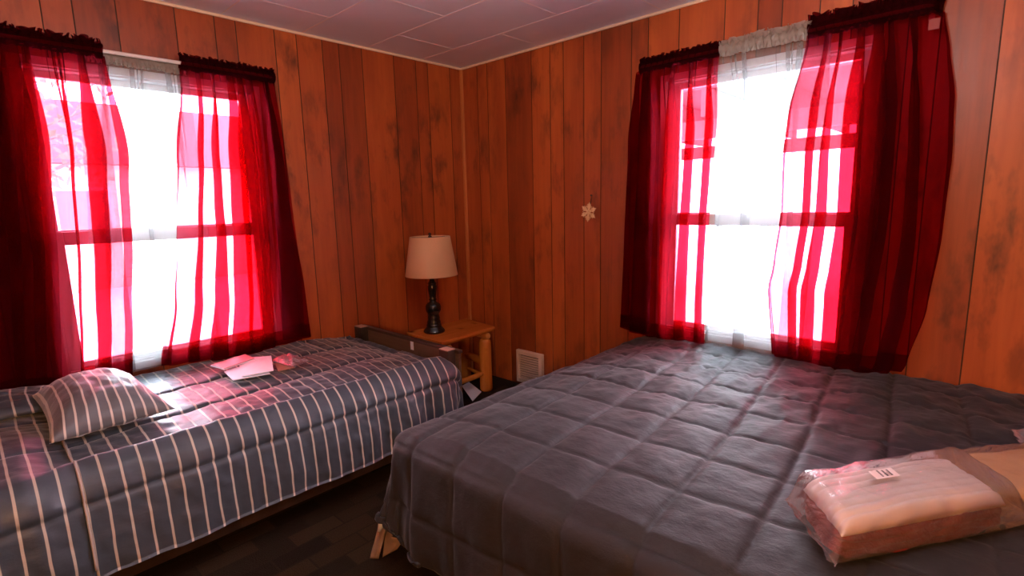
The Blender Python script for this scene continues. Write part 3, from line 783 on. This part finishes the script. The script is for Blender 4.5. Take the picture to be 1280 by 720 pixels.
# snowflake ornament
SY, SZ = -1.107, 1.213
so = empty('snowflake_ornament', (-.012, SY, SZ)); tag(so, 'pale straw snowflake ornament hanging on the panelled wall', 'ornament')
for k in range(6):
    a = PI / 2 + PI / 3 * k + .12; mb = MB()
    ca, sa = math.cos(a), math.sin(a)
    def P(rad, off, d): return (d, SY + rad * ca - off * sa, SZ + rad * sa + off * ca)
    prof2 = [(.006, .007), (.018, .006), (.024, .010), (.034, .012), (.045, .008), (.059, .0)]
    L = [(r_, o_) for r_, o_ in prof2]; vs = []; 
    for d in (-.009, -.016):
        vs += [P(r_, o_, d + (.002 if d < -.01 else 0)) for r_, o_ in L] + [P(r_, -o_, d + (.002 if d < -.01 else 0)) for r_, o_ in reversed(L[:-1])]
    n2 = len(vs) // 2
    mb.add(vs, [tuple(range(n2)), tuple(range(2 * n2 - 1, n2 - 1, -1))] + [(i, (i + 1) % n2, n2 + (i + 1) % n2, n2 + i) for i in range(n2)])
    for sgn in (-1, 1):
        for r0, ln in ((.022, .020), (.036, .014)):
            mb.tube([P(r0, sgn * .004, -.0135), P(r0 + ln * .75, sgn * (.004 + ln * .75), -.0135)], [.0032, .0012], 6)
    fix_normals(mb.build('arm', M['straw'], so))
mb = MB(); mb.lathe([(0, -.006), (.008, -.005), (.011, 0), (.008, .005), (0, .006)], (0, 0, 0), 14); mb.v = [(-.014 - z, SY + x, SZ + y) for x, y, z in mb.v]; mb.build('centre', M['straw'], so, True)
mb = MB(); mb.tube([(-.013, SY - .012, SZ + .052), (-.011, SY - .017, SZ + .080), (-.010, SY - .019, SZ + .098), (-.011, SY - .022, SZ + .080), (-.013, SY - .017, SZ + .052)], .0012, 6); mb.build('hanging_loop', M['nail'], so, True)
nl = MB(); nl.tube([(-.0005, SY - .019, SZ + .0975), (-.013, SY - .019, SZ + .0985)], .0022, 8); nl.tube([(-.013, SY - .019, SZ + .0985), (-.0145, SY - .019, SZ + .0985)], .0055, 12)
tag(nl.build('nail', M['nail']), 'dark nail in the panelling holding the snowflake ornament', 'nail')

# white sheet of paper on the floor between the beds
mb = MB()
mb.add([(-.455, -.500, .001), (-.300, -.420, .001), (-.330, -.330, .060), (-.440, -.380, .075), (-.455, -.502, .003), (-.300, -.423, .003), (-.331, -.333, .062), (-.441, -.383, .077)],
       [(3, 2, 1, 0), (4, 5, 6, 7), (0, 1, 5, 4), (1, 2, 6, 5), (2, 3, 7, 6), (3, 0, 4, 7)])
tag(mb.build('paper_sheet', M['paper']), 'white paper on the floor beside the log table leg', 'paper')

# beige wrapper under the comforter's corner, standing crumpled on the floor
wrp = empty('wrapper', (-1.72, -1.40, 0)); tag(wrp, 'beige wrapper on the floor, poking out below the near corner of the charcoal comforter', 'wrapper')
def lobe(c, seed):
    TLc, TRc, BRc, BLc = [Vector(p) for p in c]
    def fn(u, v):
        p = TLc * (1 - u) * (1 - v) + TRc * u * (1 - v) + BRc * u * v + BLc * (1 - u) * v
        k = .012 * math.sin(PI * v) * (math.sin(4.5 * u + seed) + 1.2 * fbm(u * 3, v * 3, seed))
        return (p.x + k * .7, p.y + k * .7, max(.002, p.z + .3 * k * (1 - v)))
    return fn
mb = MB(); mb.grid(10, 16, lobe([(-1.700, -1.360, .150), (-1.700, -1.425, .190), (-1.730, -1.378, .003), (-1.751, -1.352, .003)], 1)); o = mb.build('narrow_fold', M['beige'], wrp, True); modsolid(o, .002)
mb = MB(); mb.grid(16, 16, lobe([(-1.705, -1.412, .185), (-1.655, -1.515, .170), (-1.690, -1.440, .050), (-1.716, -1.382, .003)], 2)); o = mb.build('wide_fold', M['beige'], wrp, True); modsolid(o, .002)
mb = MB(); mb.tube([(-1.712, -1.402, .175), (-1.722, -1.400, .150), (-1.732, -1.396, .122)], [.010, .013, .005], 10); tag(mb.build('tip', M['paper'], wrp, True), 'white twisted tip')

# ------------------------------------------------------------------ bagged goods on the dark bed
def packed(name, origin, ang, ang2, L, W, Hh, label, cat, top_mat, low_mat, rib, bag, flapL, flapR, sticker):
    root = empty(name, origin); tag(root, label, cat)
    m = Matrix(((math.cos(ang), math.cos(ang2), 0, origin[0]), (math.sin(ang), math.sin(ang2), 0, origin[1]), (0, 0, 1, origin[2]), (0, 0, 0, 1)))
    def put(mb): mb.v = [tuple(m @ Vector(v)) for v in mb.v]; return mb
    def soft(u, v, z0, z1, ex, ribs=0, seed=0, inset=.0):
        # closed rounded cushion-like block: u round, v bottom->top
        pass
    def block(x0, x1, y0, y1, z0, z1, ribs, seed, e=5.0, wr=.004):
        mb = MB(); nu_, nv_ = 72, 26
        def fn(u, v):
            th = 2 * PI * u; ph_ = PI * (v - .5)
            c, s_ = math.cos(th), math.sin(th)
            q = (abs(c) ** e + abs(s_) ** e) ** (-1 / e); cx, cy = c * q, s_ * q
            cz, sz = math.cos(ph_), math.sin(ph_); q2 = (abs(cz) ** e + abs(sz) ** e) ** (-1 / e); rr = cz * q2; zz = sz * q2
            x = lerp(x0, x1, .5 + .5 * cx * rr); y = lerp(y0, y1, .5 + .5 * cy * rr); z = lerp(z0, z1, .5 + .5 * zz)
            if ribs: z += .006 * abs(math.sin(PI * ribs * (y - y0) / (y1 - y0))) * sm(.2, .9, zz) - .004 * sm(.2, .9, zz)
            k = wr * fbm(x * 14 + seed, y * 14, z * 16, 3) + wr * .35 * math.sin(z * 330 + 3 * math.sin(x * 14) + 2 * nz(x * 9, y * 9, seed))
            return (x + k * cx * rr, y + k * cy * rr, z + k * .5 * sz)
        mb.grid(nu_, nv_, fn); return put(mb)
    zt = Hh * .66
    o = block(.0, L, .0, W, .004, zt, 0, 3, 5.0, .010).build('folded_cloth', low_mat, root, True); fix_normals(o)
    def topgrid(mb_): return mb_
    mb = MB(); nu_, nv_ = 40, 90
    def tf(u, v):
        cu, cv = 2 * u - 1, 2 * v - 1
        e = (1 - abs(cu) ** 8) ** .5 * (1 - abs(cv) ** 10) ** .5
        y = lerp(.004, W - .004, v); x = lerp(.014, L - .014, u) + .004 * fbm(v * 8, u * 3, 2)
        rb = abs(math.sin(PI * rib * v)) ** .6 if rib else 1
        return (x, y, zt - .006 + e * ((Hh - zt) * .72 + .0105 * rb + .006 * fbm(u * 3, v * 2, 9)))
    mb.grid(nu_, nv_, tf); put(mb); o = mb.build('folded_pad', top_mat, root, True); modsolid(o, .008)
    # bag: shell plus flat sealed ends
    mb = MB(); nu_, nv_ = 96, 60
    def bagf(u, v):
        th = 2 * PI * u
        x = lerp(-flapL, L + flapR, v)
        # cross-section flattening towards the sealed ends
        k = sm(-flapL, .012, x) * sm(L + flapR, L - .012, x)
        e = 4.5; c, s_ = math.cos(th), math.sin(th); q = (abs(c) ** e + abs(s_) ** e) ** (-1 / e)
        hh = lerp(.0015, (Hh + .014) / 2, k); zc = lerp(.030, (Hh + .006) / 2 + .002, k)
        wob = .005 * fbm(x * 16, c * 2.2 + 5, s_ * 2.2, 3) + .006 * (1 - k) * fbm(x * 20, c * 3, 4, 2)
        y = W / 2 + c * q * ((W + .016) / 2 + .012 * (1 - k) + wob)
        z = max(.003, zc + s_ * q * hh + wob * k)
        x += .010 * (1 - k) * fbm(c * 3, s_ * 2, 2.2, 2)
        return (x, y, z)
    mb.grid(nu_, nv_, bagf); put(mb); mb.build('clear_bag', bag, root, True)
    if sticker:
        sx, sy, sw, sh = sticker; mb = MB()
        zs = Hh + .0135
        mb.box(sx, sx + sw, sy, sy + sh, zs, zs + .0008); put(mb); st = mb.build('label', M['label'], root)
        mb = MB()
        rq = random.Random(4)
        for cidx in range(3):
            yy = sy + sh * .18
            while yy < sy + sh * .84:
                w_ = rq.uniform(.003, .007) if cidx else rq.uniform(.003, .005); xx = sx + sw * (.30 + .20 * cidx)
                mb.box(xx, xx + .0042, yy, yy + w_ * .8, zs + .0009, zs + .0013); yy += w_ * .8 + .0018
        put(mb); mb.build('print', M['ink'], st)
    return root
e1 = math.atan2(-.56, .83)
packed('bagged_bedding', (-1.520, -2.757, .537), e1, math.radians(38), .455, .185, .112, 'clear bag of white ribbed pad over red cloth lying on the dark bed', 'package', M['pad'], M['redc'], 7, M['bag2'], .020, .060, (.150, .085, .062, .036))
packed('bagged_pillow', (-1.090, -2.985, .537), e1 - .10, e1 - .10 + PI / 2, .40, .20, .060, 'flat tan bagged pillow behind the bag of red cloth, at the frame edge', 'package', M['tan'], M['tan'], 0, M['bag2'], .060, .03, None)
packed('bagged_sheet', (-.660, -3.065, .537), math.radians(-80), math.radians(10), .26, .12, .045, 'small white bagged sheet farthest along the dark bed, at the frame edge', 'package', M['pad'], M['pad'], 0, M['bag'], .03, .03, None)

# ------------------------------------------------------------------ outdoors
mb = MB(); mb.box(-30, 30, TH + .02, 40, -.5, -.35); mb.box(TH + .02, 30, -30, TH + .02, -.5, -.35); mb.box(-30, TH + .02, -30, YS - TH - .02, -.5, -.35)
tag(mb.build('ground', M['snow']), kind='structure')
# open carport seen through the window by the dark bed
cp = empty('carport', (5.6, 1.2, -.35)); tag(cp, 'weathered open carport seen through the window by the dark bed', 'carport')
mb = MB(); mb.box(4.0, 7.4, -2.6, 5.4, 2.62, 2.74); mb.build('roof', M['roofing'], cp)
mb = MB(); mb.box(3.98, 4.10, -2.6, 5.4, 2.02, 2.24); mb.build('beam', M['porch'], cp)
mb = MB(); mb.box(7.28, 7.40, -2.6, 5.4, 2.02, 2.24); mb.build('beam', M['porch'], cp)
for k in range(11):
    y = -2.5 + .78 * k; mb = MB(); mb.box(3.8, 7.6, y, y + .06, 2.26, 2.60); mb.build('rafter', M['porch'], cp)
for x in (4.04, 7.34):
    for y in (-2.2, 1.0, 4.9):
        mb = MB(); mb.box(x - .06, x + .06, y - .06, y + .06, -.35, 2.02); mb.build('post', M['porch'], cp)
# pale house behind
hs = empty('house', (-2, 12, -.35)); tag(hs, 'cream sided house beyond the window by the striped bed', 'house')
mb = MB(); mb.box(-7, 3, 11, 16, -.35, 2.3)
for k in range(14): mb.box(-7.01, 3.01, 10.985, 11.0, -.3 + k * .18, -.15 + k * .18)
mb.build('wall', M['siding'], hs)
mb = MB(); mb.add([(-7.5, 10.6, 2.25), (3.5, 10.6, 2.25), (3.5, 13.5, 3.9), (-7.5, 13.5, 3.9), (3.5, 16.4, 2.25), (-7.5, 16.4, 2.25)], [(0, 1, 2, 3), (3, 2, 4, 5), (0, 3, 5), (1, 4, 2), (0, 5, 4, 1)]); mb.build('roof', M['roofing'], hs)
for x in (-4.6, -1.2):
    mb = MB(); mb.box(x, x + 1.0, 10.94, 11.02, .7, 1.8, .01); w = mb.build('window', M['white'], hs)
    mb = MB(); mb.box(x + .08, x + .92, 10.925, 10.935, .78, 1.72); mb.build('pane', mat_paint('dark_pane', (.10, .12, .14), .1), w)
def tree(loc, h, label):
    root = empty('tree', loc); tag(root, label, 'tree', 'trees outside')
    rr = random.Random(int(loc[0] * 10) + 5)
    mb = MB(); mb.tube([(loc[0], loc[1], loc[2]), (loc[0] + .1, loc[1], loc[2] + h * .5), (loc[0] + .05, loc[1], loc[2] + h)], [.16, .11, .03], 10)
    br = []
    for k in range(16):
        z = loc[2] + h * (.35 + .6 * k / 16); a = rr.uniform(0, 6.28); L = h * .30 * (1.15 - k / 18)
        p = (loc[0] + L * math.cos(a), loc[1] + L * math.sin(a), z + L * .5); br.append(((loc[0], loc[1], z), p)); mb.tube([(loc[0] + .07, loc[1], z), p], [.04, .01], 6)
    mb.build('trunk', M['bark'], root, True)
    mb = MB()
    for a, b in br:
        for q in range(70):
            f = rr.uniform(.3, 1.1); c = Vector(a).lerp(Vector(b), f) + Vector([rr.gauss(0, .20) for _ in range(3)])
            d = Vector([rr.uniform(-1, 1) for _ in range(3)]).normalized(); e = d.orthogonal().normalized(); s = rr.uniform(.05, .09)
            mb.add([c - d * s, c + e * s * .5, c + d * s, c - e * s * .5], [(0, 1, 2, 3)])
    mb.build('foliage', M['leaf'], root)
tree((-2.75, 5.2, -.35), 4.6, 'leafy tree outside the window by the striped bed')

# ------------------------------------------------------------------ light
w = bpy.data.worlds.new('overcast'); scene.world = w; w.use_nodes = True
nt_ = w.node_tree; nt_.nodes.clear()
ow = nt_.nodes.new('ShaderNodeOutputWorld'); bg = nt_.nodes.new('ShaderNodeBackground')
tcw = nt_.nodes.new('ShaderNodeTexCoord'); sx = nt_.nodes.new('ShaderNodeSeparateXYZ'); rp = nt_.nodes.new('ShaderNodeValToRGB')
nt_.links.new(tcw.outputs['Generated'], sx.inputs[0]); nt_.links.new(sx.outputs['Z'], rp.inputs[0])
rp.color_ramp.elements[0].position = 0; rp.color_ramp.elements[0].color = (.84, .92, 1, 1)
rp.color_ramp.elements[1].position = 1; rp.color_ramp.elements[1].color = (.68, .82, 1, 1)
nt_.links.new(rp.outputs[0], bg.inputs[0]); nt_.links.new(bg.outputs[0], ow.inputs[0])
bg.inputs[1].default_value = 75.0

LAMP_W = 80
CEIL_W = 100
def light(name, typ, loc, energy, color, rot=None, **kw):
    d = bpy.data.lights.new(name, typ); d.energy = energy; d.color = color
    for k, v in kw.items(): setattr(d, k, v)
    o = bpy.data.objects.new(name, d); o.location = loc
    if rot: o.rotation_euler = rot
    COL.objects.link(o); return o
for nm, loc, rot, sx_ in (('window_portal', ((WL[0] + WL[1]) / 2, TH + .03, (WZ0 + WZ1) / 2), (-PI / 2, 0, 0), WL[1] - WL[0]),
                      ('window_portal', (TH + .03, (WR[0] + WR[1]) / 2, (WZ0 + WZ1) / 2), (0, PI / 2, 0), WZ1 - WZ0)):
    o = light(nm, 'AREA', loc, 1, (1, 1, 1), rot, shape='RECTANGLE', size=sx_, size_y=(WR[1] - WR[0]) if loc[0] > 0 else WZ1 - WZ0)
    o.data.cycles.is_portal = True

# bowl pendant over the middle of the room, above the frame: throws its light on the ceiling and the upper walls
CL = (-1.95, -2.45, H); BZP = 1.80
cl = empty('pendant_lamp', CL); tag(cl, 'white inverted bowl pendant lamp hanging from the board ceiling', 'lamp')
mb = MB(); mb.lathe([(0, -.001), (.055, -.001), (.057, -.010), (.045, -.024), (.0, -.024)], CL, 28); mb.build('canopy', M['white'], cl, True)
mb = MB()
for k in range(3):
    a = 2 * PI * k / 3 + .4; mb.tube([(CL[0] + .03 * math.cos(a), CL[1] + .03 * math.sin(a), H - .022), (CL[0] + .19 * math.cos(a), CL[1] + .19 * math.sin(a), BZP)], .0022, 6)
mb.build('chain', M['nail'], cl, True)
mb = MB(); mb.lathe([(0, BZP - .115), (.08, BZP - .105), (.145, BZP - .070), (.185, BZP - .025), (.198, BZP), (.202, BZP), (.190, BZP - .030), (.148, BZP - .078), (.08, BZP - .114), (0, BZP - .124)], (CL[0], CL[1], 0), 48); mb.build('bowl', M['white'], cl, True)
t = NT('white_bulb_glass'); em = t.n('ShaderNodeEmission', Strength=10.0); em.inputs[0].default_value = (1, .80, .74, 1); bm_ = t.done(em.outputs[0])
mb = MB(); mb.lathe([(0, -.10), (.020, -.10), (.020, -.06), (.034, -.035), (.036, -.015), (.028, .005), (0, .015)], (CL[0], CL[1], BZP), 18); mb.build('bulb', bm_, cl, True)
light('pendant_light', 'POINT', (CL[0], CL[1], BZP + .005), CEIL_W, (1, .80, .74), shadow_soft_size=.085)

# floor lamp behind the camera, its warm bulb lighting the room
FX, FY = -3.30, -3.30
fl = empty('floor_lamp', (FX, FY, 0)); tag(fl, 'lit floor lamp with open cream shade in the corner behind the viewpoint', 'lamp')
mb = MB(); mb.lathe([(0, .0005), (.14, .0005), (.145, .012), (.13, .022), (.02, .032), (.013, .05), (.011, 1.14), (0, 1.14)], (FX, FY, 0), 28); mb.build('stand', M['black'], fl, True)
mb = MB(); mb.lathe([(.14, 1.44), (.142, 1.45), (.100, 1.60), (.098, 1.60), (.14, 1.44)], (FX, FY, 0), 40); mb.build('shade', M['shade'], fl, True)
t = NT('warm_bulb_glass'); em = t.n('ShaderNodeEmission', Strength=14.0); em.inputs[0].default_value = (1, .52, .22, 1); M['bulb'] = t.done(em.outputs[0])
mb = MB(); mb.lathe([(0, 1.14), (.013, 1.14), (.014, 1.19), (.026, 1.22), (.032, 1.25), (.024, 1.285), (0, 1.30)], (FX, FY, 0), 18); mb.build('bulb', M['bulb'], fl, True)
light('bulb_light', 'POINT', (FX, FY, 1.36), LAMP_W, (1, .47, .15), shadow_soft_size=.06)

# ------------------------------------------------------------------ camera
cam = bpy.data.cameras.new('camera'); co = bpy.data.objects.new('camera', cam); COL.objects.link(co)
cam.sensor_fit = 'HORIZONTAL'; cam.sensor_width = 36.0; cam.lens = 654.25 / 1280 * 36.0; cam.clip_start = .02
pit, yaw, rol = -.1618, .7558, -.0234
F = Vector((math.cos(pit) * math.cos(yaw), math.cos(pit) * math.sin(yaw), math.sin(pit)))
Rv = F.cross(Vector((0, 0, 1))).normalized(); U = Rv.cross(F)
c, s = math.cos(rol), math.sin(rol)
Rv, U = Rv * c + U * s, U * c - Rv * s
mat = Matrix((Rv, U, -F)).transposed().to_4x4(); mat.translation = CAMP
co.matrix_world = mat
scene.camera = co
scene.view_settings.view_transform = 'Standard'
scene.view_settings.look = 'None'
scene.view_settings.gamma = 1.0
scene.view_settings.use_curve_mapping = False
scene.view_settings.exposure = 0.0
scene.cycles.transparent_max_bounces = 24
scene.cycles.max_bounces = 10
